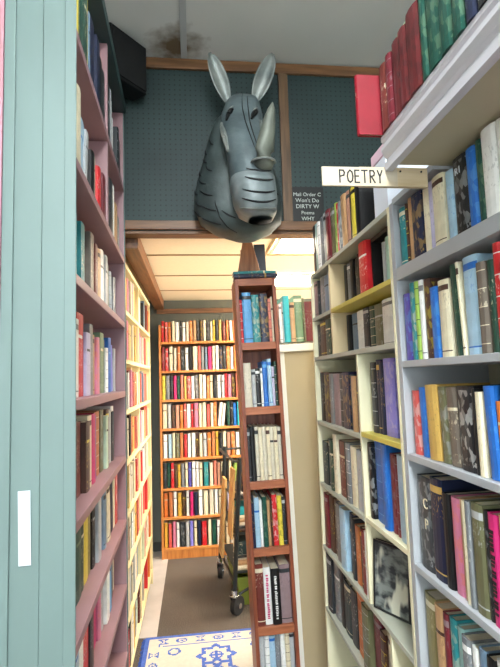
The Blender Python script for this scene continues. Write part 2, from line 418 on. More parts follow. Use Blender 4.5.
LG = 'books in the sea-green bookcase'
LROW = [
 (0, .0, .545, 'cream:38:300 yellow:22:300 darkgreen:40:270 darkgreen:36:260 yellow:30:285 greyblue:22:240 navy:60:260 navy:45:250 black:50:230 charcoal:40:220', 'top shelf nearer half', .34),
 (0, .572, 1.02, 'black:40:220 charcoal:38:250 silver:30:260 white:34:240 grey:36:250 black:34:220 white:30:235 charcoal:40:210 silver:36:220 black:40:200', 'top shelf farther half', .34),
 (1, .0, .545, 'white:36:240 cream:30:236 navy:26:190 paleblue:36:210 silver:26:200 black:30:160 cream:26:170 red:32:150 brown:30:150 maroon:40:170', 'second shelf nearer half', .3),
 (1, .572, 1.02, 'tan:40:250 mauve charcoal:60:220 white:40:230 black:50:240 tan:50:200 cream:36:190 grey:40:180', 'second shelf farther half', .3),
 (2, .0, 1.02, 'white:40:262 white:42:256 silver:28 charcoal:34:215 teal:48:240 teal:40:225 darkteal:34 taupe:44:225 brown:40:240 brownred:34:220 maroon:38:215 tan:34:230 white:44:250 silver:40:235 charcoal:36:220 sage:46:225 greyblue:44:210 grey:40:200', 'third shelf', .275),
 (3, .0, 1.02, 'paleblue:40:225 charcoal:36:200 pinkx:40:215 white:40:225 red:62:262 lilac:46:200 grey:40:235 tan:30:205 pinkx:32:200 charcoal:40:180 sage:52:228 green:42:210 white:30:180 blue:46:225 lavender:42:200 silver:36:190', 'fourth shelf', .285),
 (4, .0, 1.02, 'black:38:215 white:34:220 navy:44:200 blackx:40:235 brownred:46:215 brown:38:210 cream:40:225 magenta:42:230 violet:34:215 tanorange:60:240 olivex:46:230 palegreen:34:200 brown:44:220 silver:40:215 charcoal:36:205 white:44:225', 'fifth shelf', .26),
 (5, .0, 1.02, 'palegreen:46:220 white:42:225 skyblue:44:230 green:52:240 darkgreen:36:225 yellow:46:235 khaki:38:220 black:36:215 silver:40:222 white:42:216 greyblue:34:205 cream:44:230 orange:34:190 navy:40:210 cream:36:200 coralx:40:205', 'sixth shelf', .25),
 (6, .0, 1.02, 'black:44:205 silver:40:220 paleblue:44:225 white:44:230 red:56:235 charcoal:36:220 black:36:225 magenta:46:232 pink:34:215 silver:34:220 white:44:225 skyblue:40:215 navy:36:205 charcoal:42:210 cream:40:220', 'seventh shelf', .25),
]
for n, (k, a, b, spec, wh, av) in enumerate(LROW):
    spec = spec.replace(' mauve', '')
    fill_row(FL, LZ[k], spec, a+.002, b-.004, LD-.006, wh+', sea-green bookcase', 'near end', LG, av-.028, None, .004 if k < 2 else .03, .022, True, True, seed=20+n, minh=.72,
             lean={1: {3: (.16, 2)}, 2: {14: (-.07, 3)}, 5: {11: (-.1, 3)}, 3: {13: (-.05, 2)}}.get(k if n != 3 and n != 1 else -1))

# ================================================================== LOUDSPEAKER high in the corner
sp = thing('loudspeaker', 'black box loudspeaker hung high in the corner above the sea-green bookcase', 'loudspeaker', T(-.262, 2.118, 2.865) @ Matrix.Rotation(.86, 4, 'Z'))
box('cabinet', (-.115, .0, 0), (.105, .10, .24), BLACKP, sp, .006)
box('grille', (-.105, -.008, .01), (.095, -.0005, .23), paint('black_grille_cloth', (12,14,15), .3, .9, 60), sp, .003)
box('bracket', (-.02, .03, .2405), (.02, .07, .2548), BLACKM, sp)

# ================================================================== RIGHT NEAR BOOKCASE (grey-white)
FN = frame(.55, 1.21, -PI/2)
NZ = [1.783, 1.532, 1.291, 1.014, .74, .46, .2, .05]
NZS = [z if z > 1.7 else (z, 0, .70, GREYW, .017) for z in NZ]
near = bookcase('bookcase', 'grey-white bookcase nearest the viewer under the overhanging white cornice', FN, .70, .25, 1.968, NZS, (GREYW, GREYW, SOFF), th=.034, st=.022, back=True, top=False)
# cornice with its moulded front, running along the top
cor = [(-.113, 1.953), (-.113, 1.970), (-.107, 1.973), (-.107, 1.980), (-.113, 1.986), (-.12, 1.998), (-.12, 2.006), (-.113, 2.010), (-.113, 2.016), (-.119, 2.020), (-.119, 2.03), (.25, 2.03), (.25, 1.976), (-.096, 1.976), (-.096, 1.953)]
mb = MB(); n = len(cor)
mb.add([(.225, y, z) for y, z in cor]+[(.72, y, z) for y, z in cor], [tuple(range(n)), tuple(range(n, 2*n))[::-1]]+[(k, (k+1) % n, n+(k+1) % n, n+k) for k in range(n)])
part_label(mb.build('cornice', CORN, near), 'white moulded cornice shelf')
part_label(box('soffit', (.2255, -.0955, 1.9685), (.6995, .249, 1.9758), SOFF, near), 'tan soffit board under the cornice')
box('top_board', (.0003, 0, 1.9602), (.2248, .249, 1.9755), GREYW, near)
NG = 'books in the grey-white bookcase'
NROWS = [
 (0, .002, 'teal:36:159 brown:13:162 tan:28:170 navyx:54:165 cream:27:162 lilac:29:168 cream:50:164 paleblue:31:158 blackx:53:171 bluex:34:168 greenx:22:170 white:46:178 white:20:176 magenta:20:179 greyblue:24:177 white:28:176 navy:31:172', 'top shelf', .186),
 (1, .0, 'violetx:42:176 tealx:27:198 lime:20:197 white:22:196 brownx:31:194 bluex:38:167 cream:45:175 green:34:200 cream:11:201 paleblue:52:203 taupe:30:180 darkgreen:22:178 red:25:205 navyx:35:170 cream:31:163 black:36:180 maroon:30:170 blue:30:180', 'second shelf', .212),
 (2, .003, 'coralx:42:162 blue:37:171 ochre:55:178 olivex:38:174 taupe:43:173 inkx:63:177 black:10:172 cream:23:166 blue:35:178 orange:15:150 olive:8:157 red:25:187 black:10:163 paleblue:16:170 white:15:169 blue:21:175 grey:32:180 navy:30:175 tan:26:160', 'third shelf', .204),
 (3, .006, 'photo:70:225 navy:57:233 black:31:208 pinkx:39:207 tan:16:211 cream:14:211 grey:18:214 olive:42:217 blackx:12:210 magentat:30:209 tan:29:213 blue:31:217 maroon:34:200 teal:30:190 white:34:205', 'fourth shelf', .24),
 (4, .004, 'khaki:58:210 tan:40:207 maroon:23:205 tealx:30:206 paleteal:26:200 grey:35:195 white:24:190 greyblue:25:200 black:28:197 white:31:205 navy:33:210 tan:30:200 green:34:195 charcoal:34:190 cream:30:200', 'fifth shelf', .236),
]
for k, s0, spec, wh, av in NROWS:
    fill_row(FN, NZ[k], spec, s0+.002, .47, .235, wh+', grey-white bookcase', 'far end', NG, av, True, .008, .008, False, True, seed=50+k,
             lean={1: {7: (-.045, 2)}, 2: {1: (-.035, 4), 8: (-.04, 5)}}.get(k))
# big letters on the dark photo book
for o in list(C.objects):
    if o.get('label', '').startswith('black and grey book, first') and 'fourth shelf, grey-white' in o['label']:
        for ch, zz in (('C', .150), ('P', .100)):
            text_mesh('letter', ch, .036, cover_mat('cream'), o, T(.014, -.0012, zz) @ UP)
    if o.get('label', '').startswith('patterned black book, ninth') and 'top shelf, grey-white' in o['label']:
        text_mesh('letter', 'R1', .022, WHITEP, o, T(0, -.0009, .133) @ UP)
# books on top of the cornice
FC = frame(.42, .985, -PI/2)
fill_row(FC, 2.03, 'brownred:34:150 maroon:28:152 redblackx:36:160 redblackx:36:158 redblackx:52:165 greenx:23:184 greenx:44:190 greenx:38:190 greenx:34:190 navy:29:182 black:32:180 green:33:180', .0175, .45, .2, 'top of the white cornice',
         'far end', 'books on the white cornice', .2, True, .004, .004, False, True, seed=71)
M = T(.425, .9855, 2.0405) @ Matrix.Rotation(-PI/2, 4, 'Z')
make_book(T(.374, .9765, 2.0305) @ Matrix.Rotation(-PI/2, 4, 'Z'),   .013, .140, .11, 'crimson', 'bright red book pulled out past the far end of the white cornice', 'books on the white cornice', True, 'p')
# pale box lid lying on the red volumes
bx = thing('box', 'pale green flat box lying on top of the red and black volumes', 'box', T(.452, .853, 2.1965))
box('base', (0, -.07, 0), (.12, .06, .018), paint('pale_green_card', (206,222,190), .06, .6, 9), bx, .001)
box('lid', (-.002, -.072, .0185), (.122, .062, .03), paint('pale_green_card', (206,222,190)), bx, .001)

# ================================================================== POETRY SIGN
sg = thing('shelf_sign', 'pale wooden sign board lettered POETRY, nailed crosswise under the cornice', 'sign', T(.292, .995, 1.9225))
box('bracket_board', (.088, .0, .0), (.2505, .012, .0448), BOARDW, sg, .001)
part_label(box('sign_board', (0, -.0062, -.003), (.175, -.0002, .041), BOARDS, sg, .0008), 'whitewashed lettered face')
def stroke(mb, pts, w):
    for (x0, z0), (x1, z1) in zip(pts, pts[1:]):
        dx, dz = x1-x0, z1-z0; l = math.hypot(dx, dz); ux, uz = dx/l, dz/l; e = w*.4
        x0, z0, x1, z1 = x0-ux*e, z0-uz*e, x1+ux*e, z1+uz*e; nx, nz = -uz*w/2, ux*w/2
        y0, y1 = -.0069, -.00615
        q = [(x0+nx, z0+nz), (x1+nx, z1+nz), (x1-nx, z1-nz), (x0-nx, z0-nz)]
        mb.add([(a, y0, b) for a, b in q]+[(a, y1, b) for a, b in q], [(0, 1, 2, 3), (7, 6, 5, 4), (0, 4, 5, 1), (1, 5, 6, 2), (2, 6, 7, 3), (3, 7, 4, 0)])
G = {'P': [[(0, 0), (0, 1)], [(0, 1), (.55, .98), (.7, .8), (.6, .58), (.05, .48)]], 'O': [[(.4, 1), (.1, .8), (0, .5), (.1, .15), (.4, 0), (.7, .15), (.8, .5), (.7, .85), (.4, 1)]],
     'E': [[(0, 0), (0, 1)], [(0, 1), (.6, 1)], [(0, .52), (.5, .52)], [(0, 0), (.62, 0)]], 'T': [[(-.1, 1), (.7, 1)], [(.3, 1), (.3, 0)]],
     'R': [[(0, 0), (0, 1)], [(0, 1), (.5, .98), (.65, .8), (.55, .58), (.05, .5)], [(.2, .5), (.68, 0)]], 'Y': [[(0, 1), (.32, .5)], [(.66, 1), (.32, .5), (.3, 0)]]}
x = .040
for ch in 'POETRY':
    mb = MB()
    for st_ in G[ch]: stroke(mb, [(x+a*.0158, .005+b*.028) for a, b in st_], .0033)
    mb.build('letter', paint('black_ink', (24,24,28), .1, .5, 20), sg); x += .0176
for xx in (.185, .235):
    MB().tube([(xx, -.002, .035), (xx, .0005, .035)], .0022, 8).build('nail', BLACKM, sg)

# ================================================================== RIGHT FAR BOOKCASE (cream, stepped)
FF = frame(.55, 2.125, -PI/2)
cream = bookcase('bookcase', 'cream poetry bookcase with cream dividers between the grey-white bookcase and the tan cabinet', FF, .875, .27, 1.965,
    [(1.765, 0, .279, GREYSH), (1.765, .293, .875, YELLIP), (1.585, 0, .875, GREYSH), (1.30, 0, .554, GREYSH), (1.31, .568, .875, YELLIP), (1.03, 0, .554, GREYSH), (1.035, .568, .875, CREAM),
     (.76, 0, .875, GREYSH), (.50, 0, .715, GREYSH), (.24, 0, .875, GREYSH), .04], (CREAM, GREYSH, BACKD), th=.016, st=.014,
    dividers=[(.286, 1.5853, 1.9487, BEIGEU), (.561, .7603, 1.5687, CREAM), (.722, .2403, .7437, CREAM)], top=True)
FG = 'books in the cream poetry bookcase'
W = ', cream poetry bookcase'
fill_row(FF, 1.965, 'black:48:222 paleteal:40:218 white:40:214 grey:46:220 silver:50:222 maroon:56:215 olive:50:205 limex:31:210 redx:28:199 greyx:42:192 tan:49:200 pinktan:41:196 black:18:190 yellow:43:188 black:41:180', .012, .76, .26, 'top'+W, 'far end', FG, .24, True, .006, .01, False, True, seed=81)
fill_row(FF, 1.765, 'pinkgrey:50:162 charcoal:22:160 grey:60:166 greyblue:60:160 silver:60:166', .003, .278, .26, 'upper shelf far compartment'+W, 'far end', FG, .18, True, .006, .012, True, True, seed=82)
fill_row(FF, 1.765, 'black:41:170 grey:36:166 black:34:172 charcoal:40:170 black:31:174 silver:26:173 black:40:172', .3, .568, .26, 'upper shelf wide compartment'+W, 'far end', FG, .181, True, .05, .01, True, True, seed=83)
fill_row(FF, 1.585, 'charcoal:50:145 brown:80:155 darkgreen:60:150 olive:50:150', .003, .278, .26, 'second shelf far compartment'+W, 'far end', FG, .16, True, .006, .012, True, True, seed=84)
fill_row(FF, 1.585, 'black:34:150 greyblue:55:149 white:61:150 charcoal:47:152 darkgreen:47:150 olive:60:147 white:67:154 lilac:41:155 cream:32:150 brown:59:146', .296, .872, .26, 'second shelf wide compartment'+W, 'far end', FG, .158, True, .055, .012, True, True, seed=85)
fill_row(FF, 1.30, 'black:56:214 brownx:75:213 grey:43:207 pinkgrey:75:206 charcoal:46:205 navyx:72:209 darkteal:40:200 tan:33:195 brown:39:190', .004, .55, .26, 'third shelf far compartment'+W, 'far end', FG, .255, True, .004, .016, True, True, seed=86)
fill_row(FF, 1.31, 'charcoal:44:228 navy:29:235 navy:24:232 lavenderx:84:236', .592, .872, .26, 'third shelf near compartment'+W, 'far end', FG, .25, True, .03, .006, False, True, seed=87)
fill_row(FF, 1.03, 'darkteal:75:180 charcoal:55:198 darkgreen:40:202 cream:39:231 brownred:80:212 black:25:213 grey:40:217 cream:54:211 silver:47:206 taupe:36:200', .004, .55, .26, 'fourth shelf far compartment'+W, 'far end', FG, .25, True, .004, .02, True, True, seed=88)
fill_row(FF, 1.035, 'blackx:34:240 blue:85:252 blue:48:250 maroonx:40:228 maroon:33:225 paleblue:78:235', .576, .872, .26, 'fourth shelf near compartment'+W, 'far end', FG, .258, True, .012, .012, True, True, seed=89)
fill_row(FF, .76, 'maroon:52:225 brown:62:228 taupe:48:225 grey:56:226 paleblue:70:224 navy:52:218 charcoal:30:215 tanorange:45:200 brown:29:205 darkred:41:204 white:33:215', .004, .55, .26, 'fifth shelf far compartment'+W, 'far end', FG, .235, True, .004, .02, True, True, seed=90)
fill_row(FF, .50, 'charcoal:60:227 grey:66:231 black:44:226 darkteal:66:195 charcoal:60:198 orange:80:215 olive:56:212 maroon:62:208 brown:40:190 cream:70:207', .004, .71, .26, 'sixth shelf'+W, 'far end', FG, .235, True, .004, .02, True, True, seed=91)
fill_row(FF, 1.765, 'red:72:174', .59, .67, .26, 'beside the black magazine holder, cream poetry bookcase', 'far end', FG, .181, True, .012, .0, False, True, seed=96)
# near compartment of the fifth shelf: white book, grey books, big picture book leaning on them
fill_row(FF, .76, 'white:44:245 silver:40:240', .575, .665, .26, 'fifth shelf near compartment'+W, 'far end', FG, .26, True, .098, .004, False, True, seed=93)
fill_row(FF, .76, 'charcoal:34:205 greyblue:40:215 darkteal:40:210 grey:34:208', .725, .872, .26, 'fifth shelf behind the picture book'+W, 'far end', FG, .26, True, .075, .01, False, True, seed=94)
pb = thing('picture_book', 'large black-and-white picture book standing cover-out in front of grey books', 'book', FF @ T(.592, .002, .7622) @ Matrix.Rotation(.48, 4, 'Z') @ Matrix.Rotation(-.07, 4, 'X'), FG)
box('front_cover', (0, 0, 0), (.142, .0025, .208), paint('black_cover_edge', (30,32,34), .2, .4, 20), pb, .0008)
box('page_block', (.003, .0027, .002), (.137, .013, .205), page_mat(), pb)
box('back_cover', (0, .0132, 0), (.142, .0155, .208), MATS['black_cover_edge'], pb, .0008)
mp, nt, b = newmat('grey_picture_print')
f1 = ramp(nt, noise(nt, coords(nt, (1, 1, 1.6)), 22, 4), .42, .58); f2 = ramp(nt, noise(nt, coords(nt, (2, 1, .8)), 9, 2), .55, .62)
cc = mixcol(nt, f1, lin((46,52,56)), lin((128,136,132)))
nt.links.new(mixcol(nt, f2, cc, lin((206,206,188))), b.inputs['Base Color']); b.inputs['Roughness'].default_value = .35
part_label(box('cover_picture', (.008, -.0009, .008), (.134, -.0001, .2), mp, pb), 'mottled grey printed cover picture')
# white document box and black magazine holder
wb = thing('document_box', 'white document box with a pinkish lid on top of the cream bookcase', 'box', FF @ T(.768, .01, 1.9655))
box('body', (0, 0, 0), (.1, .2, .165), paint('blue_white_card', (220,226,238), .05, .5, 8), wb, .0015)
part_label(box('lid', (-.002, -.002, .1655), (.102, .202, .2), paint('pinkish_card', (220,190,206), .06, .5, 8), wb, .0015), 'pinkish lid')
mh = thing('magazine_holder', 'black open magazine holder beside the red book on the cream bookcase', 'holder', FF @ T(.672, .03, 1.7655))
box('side', (0, 0, 0), (.004, .2, .172), BLACKP, mh); box('side', (.196, .0, 0), (.2, .2, .172), BLACKP, mh)
box('base', (.0042, 0, 0), (.1958, .2, .012), BLACKP, mh); box('top', (.0042, 0, .158), (.1958, .2, .172), BLACKP, mh); box('back', (.0042, .19, .0122), (.1958, .2, .1578), BLACKP, mh)
FM = FF @ T(.672, .03, 1.7778)
for i, (c, a, w, h) in enumerate([('silver', .066, .022, .13), ('mint', .1, .042, .138), ('mint', .144, .04, .136), ('paleteal', .176, .02, .13)]):
    make_book(FM @ T(a-.004, .012, .0003), w, h, .14, c, f'{PAL[c][0]} book, {ORD[i]} from the red book inside the black magazine holder', 'books in the black holder', True, 'p')

# ================================================================== RED-BROWN NARROW BOOKCASE (leans a little) and tan cabinet
TILT = -.0268
FR = frame(.272, 2.40, 0, .0118, TILT)
RZ = [1.668, 1.340, .973, .652, .283, .05]
narrow = bookcase('bookcase', 'narrow red-brown wooden bookcase standing in the doorway, leaning slightly', FR, .176, .2, 2.0, RZ, (REDW, REDWL, REDW), th=.038, st=.018, top=False)
narrow.matrix_world = FR @ T(.018, 0, 0)
box('top_board', (.0003, 0, 1.962), (.1757, .194, 2.0), REDWL, narrow, .0015)
FRB = FR @ T(.018, 0, 0)
RG = 'books in the narrow red-brown bookcase'
W = ', narrow red-brown bookcase'
RR = [('red:14:225 skyblue:46:262 tealx:38:248 navyx:44:252 salmon:16:225 cream:10:235', 'top shelf', .288, None),
      ('beige:40:225 silver:22:190 ink:24:195 white:12:195 blue:26:228 paleblue:22:240 lilac:14:200 darkgreen:14:225', 'second shelf', .28, None),
      ('charcoal:14:262 black:24:270 beige:19:268 cream:19:262 beige:19:266 cream:20:264 beige:19:262 cream:19:262 beige:19:258', 'third shelf', .32, None),
      ('navy:14:215 paleblue:26:240 white:14:225 greenx:24:240 tan:16:222 brown:10:226 redx:26:245 yellowx:24:240 charcoal:18:232', 'fourth shelf', .27, None),
      ('brownred:38:290 whitet:34:268 blackt:42:262 pinkgrey:50:275', 'fifth shelf', .32, None),
      ('silver:26:190 white:22:185 paleblue:28:180 grey:24:190 white:22:200 cream:22:195 silver:22:190', 'bottom shelf', .2, None)]
for i, (spec, wh, av, ln) in enumerate(RR):
    fill_row(FRB, RZ[i], spec, .0015, .1745, .19, wh+W, 'left side', RG, av, True, .012, .012, True, True, seed=110+i)
# two blue books lying on top
def flat_book(M, w, h, d, key, label, group):   # lying on its side, spine towards -y
    return make_book(M @ T(0, 0, w/2) @ Matrix.Rotation(PI/2, 4, 'Y') @ T(0, 0, -h/2), w, h, d, key, label, group, True, 'l')
flat_book(FRB @ T(.092, -.012, 2.0008), .022, .226, .09, 'navy', 'navy book lying flat on the narrow red-brown bookcase, under the teal one', 'books lying on the narrow bookcase')
flat_book(FRB @ T(.088, -.006, 2.0238), .014, .222, .085, 'teal', 'thin teal book lying flat on the navy book atop the narrow bookcase', 'books lying on the narrow bookcase')
# wooden wedge and dark board standing behind them
wd = thing('wooden_board', 'tapered brown wooden board standing behind the two books lying flat', 'board', FRB @ T(.045, .09, 2.0008))
mb = MB(); q = [(-.045, 0), (.10, 0), (.052, .215), (.0, .215)]
mb.add([(a, 0, z) for a, z in q]+[(a, .02, z) for a, z in q], [(0, 1, 2, 3), (7, 6, 5, 4), (0, 4, 5, 1), (1, 5, 6, 2), (2, 6, 7, 3), (3, 7, 4, 0)])
mb.build('face_board', wood('brown_board_wood', (150,100,72), (108,66,46)), wd, bevel=.002)
box('rear_batten', (-.012, .0202, .0), (.012, .0262, .18), REDW, wd, .001)
db = thing('dark_panel', 'dark blue panel standing beside the tapered brown wooden board', 'panel', FRB @ T(.135, .118, 2.0008))
box('panel_sheet', (-.02, .0, 0), (.035, .008, .212), paint('dark_blue_sheet', (24,36,52), .2, .5, 12), db, .001)
box('edge_strip', (-.026, -.002, 0), (-.0205, .01, .212), BLACKM, db, .001)

cab = thing('cabinet', 'tan painted cabinet with a white top ledge behind the narrow red-brown bookcase', 'cabinet', FR @ T(.2145, .055, -.0118))
part_label(box('edge_trim', (0, 0, 0), (.03, .02, 1.624), WHITE, cab, .002), 'white edge strip')
box('front_panel', (.0302, .006, 0), (.36, .02, 1.624), BEIGE, cab)
box('body', (0, .0202, 0), (.36, .30, 1.624), BEIGE, cab)
part_label(box('top_board', (-.002, -.03, 1.6243), (.37, .302, 1.662), WHITE, cab, .002), 'white top ledge')
FCB = FR @ T(.2145, .03, 0)
fill_row(FCB, 1.662, 'white:16:205 silver:8:215 cyan:34:245 tan:27:210 sage:44:246 olive:12:230 maroon:50:212 darkred:40:208 brown:40:215', .012, .3, .22, 'white ledge beside the narrow bookcase', 'narrow bookcase', 'books on the white ledge', .3, True, .006, .01, False, True, seed=130)

# ================================================================== BACK ROOM: oak bookcase with paperbacks
FB = frame(-.283, 4.22, 0)
BZ = [1.842, 1.588, 1.336, 1.088, .834, .582, .342, .089]
oak = bookcase('bookcase', 'orange oak bookcase of paperbacks against the back wall', FB, .78, .2, 1.99, BZ, (OAK, wood('orange_oak_shelf', (214,146,76), (182,110,52), stretch=(1.2, 14, 14)), wood('oak_back', (120,76,40), (90,54,28))), th=.02, st=.018, top=False)
box('plinth', (.0003, .006, 0), (.7797, .02, .0688), OAK, oak, .001)
BS = ['red:28 coral:26 orange:30 cream:30 white:34 black:22 white:30 beige:26 orangex:34 tan:28 blackx:28 brownx:26 cream:26 blackx:32 cream:24 yellow:18 black:26 ochrex:32 brownred:32 orange:24 white:26 orange:24 maroon:26 cream:28 cream:24 white:26',
      'darkred:26 redx:30 cream:34 beige:30 tanorange:26 blackx:34 white:28 black:30 cream:44 coral:22 grey:30 greyblue:24 magentax:34 cream:26 white:28 navyx:30 charcoal:26 orangex:34 white:26 orange:24 cream:26 blue:26 tan:20 cream:26',
      'yellowx:26 grey:34 charcoal:22 magenta:26 greenx:24 salmon:26 ochre:22 coralx:30 white:28 greyx:30 cream:26 white:28 orangex:24 cream:28 ink:26 white:30 silver:28 red:20 pinkx:30 brownx:30 salmon:26 orange:28 cream:26 cream:26',
      'cream:36 silver:30 brown:26 pinktan:34 orange:28 coral:22 white:32 red:20 pink:36 cream:24 cream:36 coral:26 cream:24 orangex:26 white:26 white:26 greenx:24 black:22 blue:30 cyan:20 white:30 navy:26 cream:30',
      'white:34 paleblue:28 cream:24 olivex:26 tanorange:28 red:24 white:26 white:30 brown:22 cream:26 silver:28 orange:30 tanorange:26 gold:26 black:24 cream:28 pinktan:28 orangex:32 white:30 greyx:28 cream:24 cream:30',
      'charcoal:26 greenx:26 red:24 brown:22 gold:24 grey:28 cream:22 violet:26 white:28 white:22 cream:28 teal:44 beige:30 salmon:24 pinktan:28 cream:28 black:26 cream:24 limex:28 white:30 orange:26 cream:24 red:26',
      'orange:30 tanorange:28 white:24 goldx:30 brown:24 white:22 magentax:26 navy:26 white:30 cream:36 beige:34 white:26 cream:30 black:22 lilac:30 silver:28 cream:26 cream:30 white:28 orange:26',
      'gold:26 coral:26 pink:24 white:24 charcoalx:34 silver:26 lavender:26 cream:24 navy:24 red:40 cream:26 green:32 white:26 goldx:30 cream:28 silver:26 white:30 cream:26 grey:28 teal:24 tan:26']
PG = 'paperbacks in the orange oak bookcase'
for i, sp_ in enumerate(BS):
    fill_row(FB, BZ[i], sp_, .003, .777, .19, ''+ORD[i]+' shelf, orange oak bookcase', 'left side', PG, .226 if i else .2, False, .012, .015, True, False, 'paperback_book', 140+i, .86, kind='paperback',
             back='right side', lean={3: {14: (.12, 2)}, 5: {18: (.1, 2)}, 0: {20: (-.05, 2)}}.get(i))

# cream bookcase along the left of the back room
FK = frame(-.335, 2.42, PI/2)
KZ = [1.866, 1.615, 1.362, 1.11, .86, .61, .36, .11]
kc = bookcase('bookcase', 'cream bookcase along the back room wall under the brown beam', FK, 1.33, .2, 2.11, KZ, (YEL, YEL, YEL), th=.022, st=.02, dividers=[(.60, KZ[i]+.0003, (2.088 if i == 0 else KZ[i-1]-.0223)) for i in range(8)])
cols = ['red', 'orange', 'cream', 'white', 'black', 'coral', 'gold', 'cream', 'tan', 'beige', 'white', 'salmon', 'palegreen', 'silver', 'brownred', 'ochre', 'cream', 'pink', 'greyblue']
rk = random.Random(77)
far_meshes = []
for i in range(8):
    fill_row(FK, KZ[i], ' '.join(f'{rk.choice(cols)}:{rk.randint(40,64)}' for _ in range(11)), .003, .588, .19, ''+ORD[i]+' shelf, cream back room bookcase', 'near end', 'paperbacks in the cream back room bookcase',
             .23, False, .003, .02, True, False, 'paperback_book', 160+i, .78, kind='paperback', back='middle divider')
mbs = MB(); smats = [cover_mat(c) for c in cols]
for i in range(8):
    s = .614
    while s < 1.32:
        w = rk.uniform(.026, .05)
        if s+w > 1.328: break
        h = .225*rk.uniform(.76, .95); d0 = .006+rk.uniform(0, .025)
        mbs.box((s, d0, KZ[i]+.0005), (s+w-.001, .17, KZ[i]+h), rk.randrange(len(cols))); s += w
so = mbs.build('shelved_paperbacks', smats); so.matrix_world = FK
tag(so, 'mixed paperbacks filling the farther half of the cream back room bookcase', 'books', kind='stuff')

# ================================================================== BOOK CART
CT = frame(.215, 3.16, .105)
cart = thing('book_cart', 'black metal book cart on casters loaded with books behind the narrow bookcase', 'cart', CT)
W_, D_ = .52, .58
def post(px, py, lean):
    return MB().tube([(px, py, .14), (px+lean, py, .98)], .015, 10).build('post', BLACKM, cart, smooth=False)
for px in (0.012, W_):
    for py in (0, D_): post(px, py, .06 if px < .1 else -.02)
for z in (.26, .50, .72):
    mb = MB(); mb.box((.03, .02, z-.012), (W_-.02, D_-.02, z)); mb.build('shelf', paint('dark_tray_metal', (38,46,46), .2, .45, 10), cart, bevel=.002)
for a, b_ in (((.015, 0, .36), (W_-.003, 0, .36)), ((.04, 0, .13), (W_-.02, 0, .34)), ((.03, 0, .96), (W_-.02, 0, .96)), ((.03, D_, .96), (W_-.02, D_, .96)), ((.032, 0, .96), (.032, D_, .96)), ((.016, 0, .2), (.016, D_, .2)), ((W_-.004, 0, .2), (W_-.004, D_, .2))):
    MB().tube([a, b_], .009, 8).build('rail', BLACKM, cart)
for px in (.012, W_):
    for py in (0, D_):
        c = MB().tube([(px, py, .13), (px, py, .158)], .019, 10).build('caster', CHROME, cart)
        Q = T(px, py, 0) @ Matrix.Rotation(-.85 if py == 0 else -.3, 4, 'Z')
        MB().prism([(-.024, -.024), (.024, -.024), (.024, .036), (-.024, .036)], .118, .1298, M=Q).add([(x, y, z) for x in (-.0235, -.019) for y, z in ((-.024, .118), (.036, .118), (.04, .04), (.014, .04))], [(0,1,2,3), (7,6,5,4), (0,4,5,1), (1,5,6,2), (2,6,7,3), (3,7,4,0)], M=Q).build('fork', CHROME, c, bevel=.002)
        MB().tube([Q @ Vector((-.016, .026, .0585)), Q @ Vector((.016, .026, .0585))], .0578, 24).build('wheel', RUBBER, c, bevel=.004)
        MB().tube([Q @ Vector((-.0255, .026, .0585)), Q @ Vector((.0255, .026, .0585))], .017, 12).build('hub', CHROME, c)
part_label(MB().add([(x+.062*(z-.1)/.88, y, z) for z in (.46, .9) for y in (.03, .17) for x in (-.02, -.008)], [(0,1,3,2), (4,6,7,5), (0,4,5,1), (1,5,7,3), (3,7,6,2), (2,6,4,0)]).build('side_panel', wood('tan_plywood', (206,164,104), (182,138,80)), cart), 'tan plywood side panel')
part_label(MB().add([(x+.062*(z-.1)/.88, y, z) for z in (.24, .78) for y in (.34, .47) for x in (-.022, -.006)], [(0,1,3,2), (4,6,7,5), (0,4,5,1), (1,5,7,3), (3,7,6,2), (2,6,4,0)]).build('side_panel', MATS['tan_plywood'], cart), 'tan plywood rear side panel')
CG = 'books on the black cart'
def cb(x, y, z, w, h, d, key, label, lean=0, style=None):
    make_book(CT @ T(x, y, z) @ Matrix.Rotation(lean, 4, 'Y'), w, h, d, key, label, CG, True, style)
def cflat(x, y, z, w, h, d, key, label): flat_book(CT @ T(x, y, z), w, h, d, key, label, CG)
cflat(.18, .03, .7205, .02, .23, .17, 'charcoal', 'charcoal book lying at the bottom of the cart top shelf')
cflat(.18, .035, .7408, .012, .2, .17, 'white', 'thin white book lying on the charcoal one on the cart')
mb = None
make_book(CT @ T(.105, .035, .7537) @ Matrix.Rotation(0, 4, 'Y') @ T(0, 0, 0), .03, .185, .14, 'navy', 'dark navy book standing on the cart top shelf beside the post', CG, True, 'x')
make_book(CT @ T(.15, .035, .7537), .05, .2, .14, 'blackx', 'thick patterned black book standing on the cart top shelf', CG, True, 'x')
make_book(CT @ T(.20, .035, .7537), .04, .19, .14, 'charcoal', 'charcoal book standing third from the post on the cart top shelf', CG, True, 'b')
for i, (c, w) in enumerate([('brown', .02), ('black', .018), ('beige', .02), ('tan', .022), ('cream', .022)]):
    cflat(.16, .03+i*.002, .5005+sum((.02, .018, .02, .022, .022)[:i])+i*.0004, w, .23, .17, c, f'{PAL[c][0]} book, {ORD[i]} from the bottom of the pile on the cart middle shelf')
cflat(.16, .04, .6045, .055, .23, .17, 'cyan', 'thick bright cyan book topmost on the pile on the cart middle shelf')
cflat(.16, .03, .2605, .03, .23, .17, 'cream', 'cream book at the bottom of the pile on the cart lowest shelf')
cflat(.16, .034, .2909, .036, .22, .17, 'tan', 'tan book second from the bottom on the cart lowest shelf')
cflat(.16, .03, .3273, .03, .23, .17, 'beige', 'beige book under the patterned teal one on the cart lowest shelf')
cflat(.16, .03, .3577, .08, .23, .17, 'darktealx', 'thick patterned dark teal book topmost on the cart lowest shelf')
gb = thing('storage_tub', 'olive green tub on the floor underneath the black cart', 'tub', CT @ T(.05, .1, 0))
mb = MB(); a, b2, h = (.02, .30), (.02, .36), .19
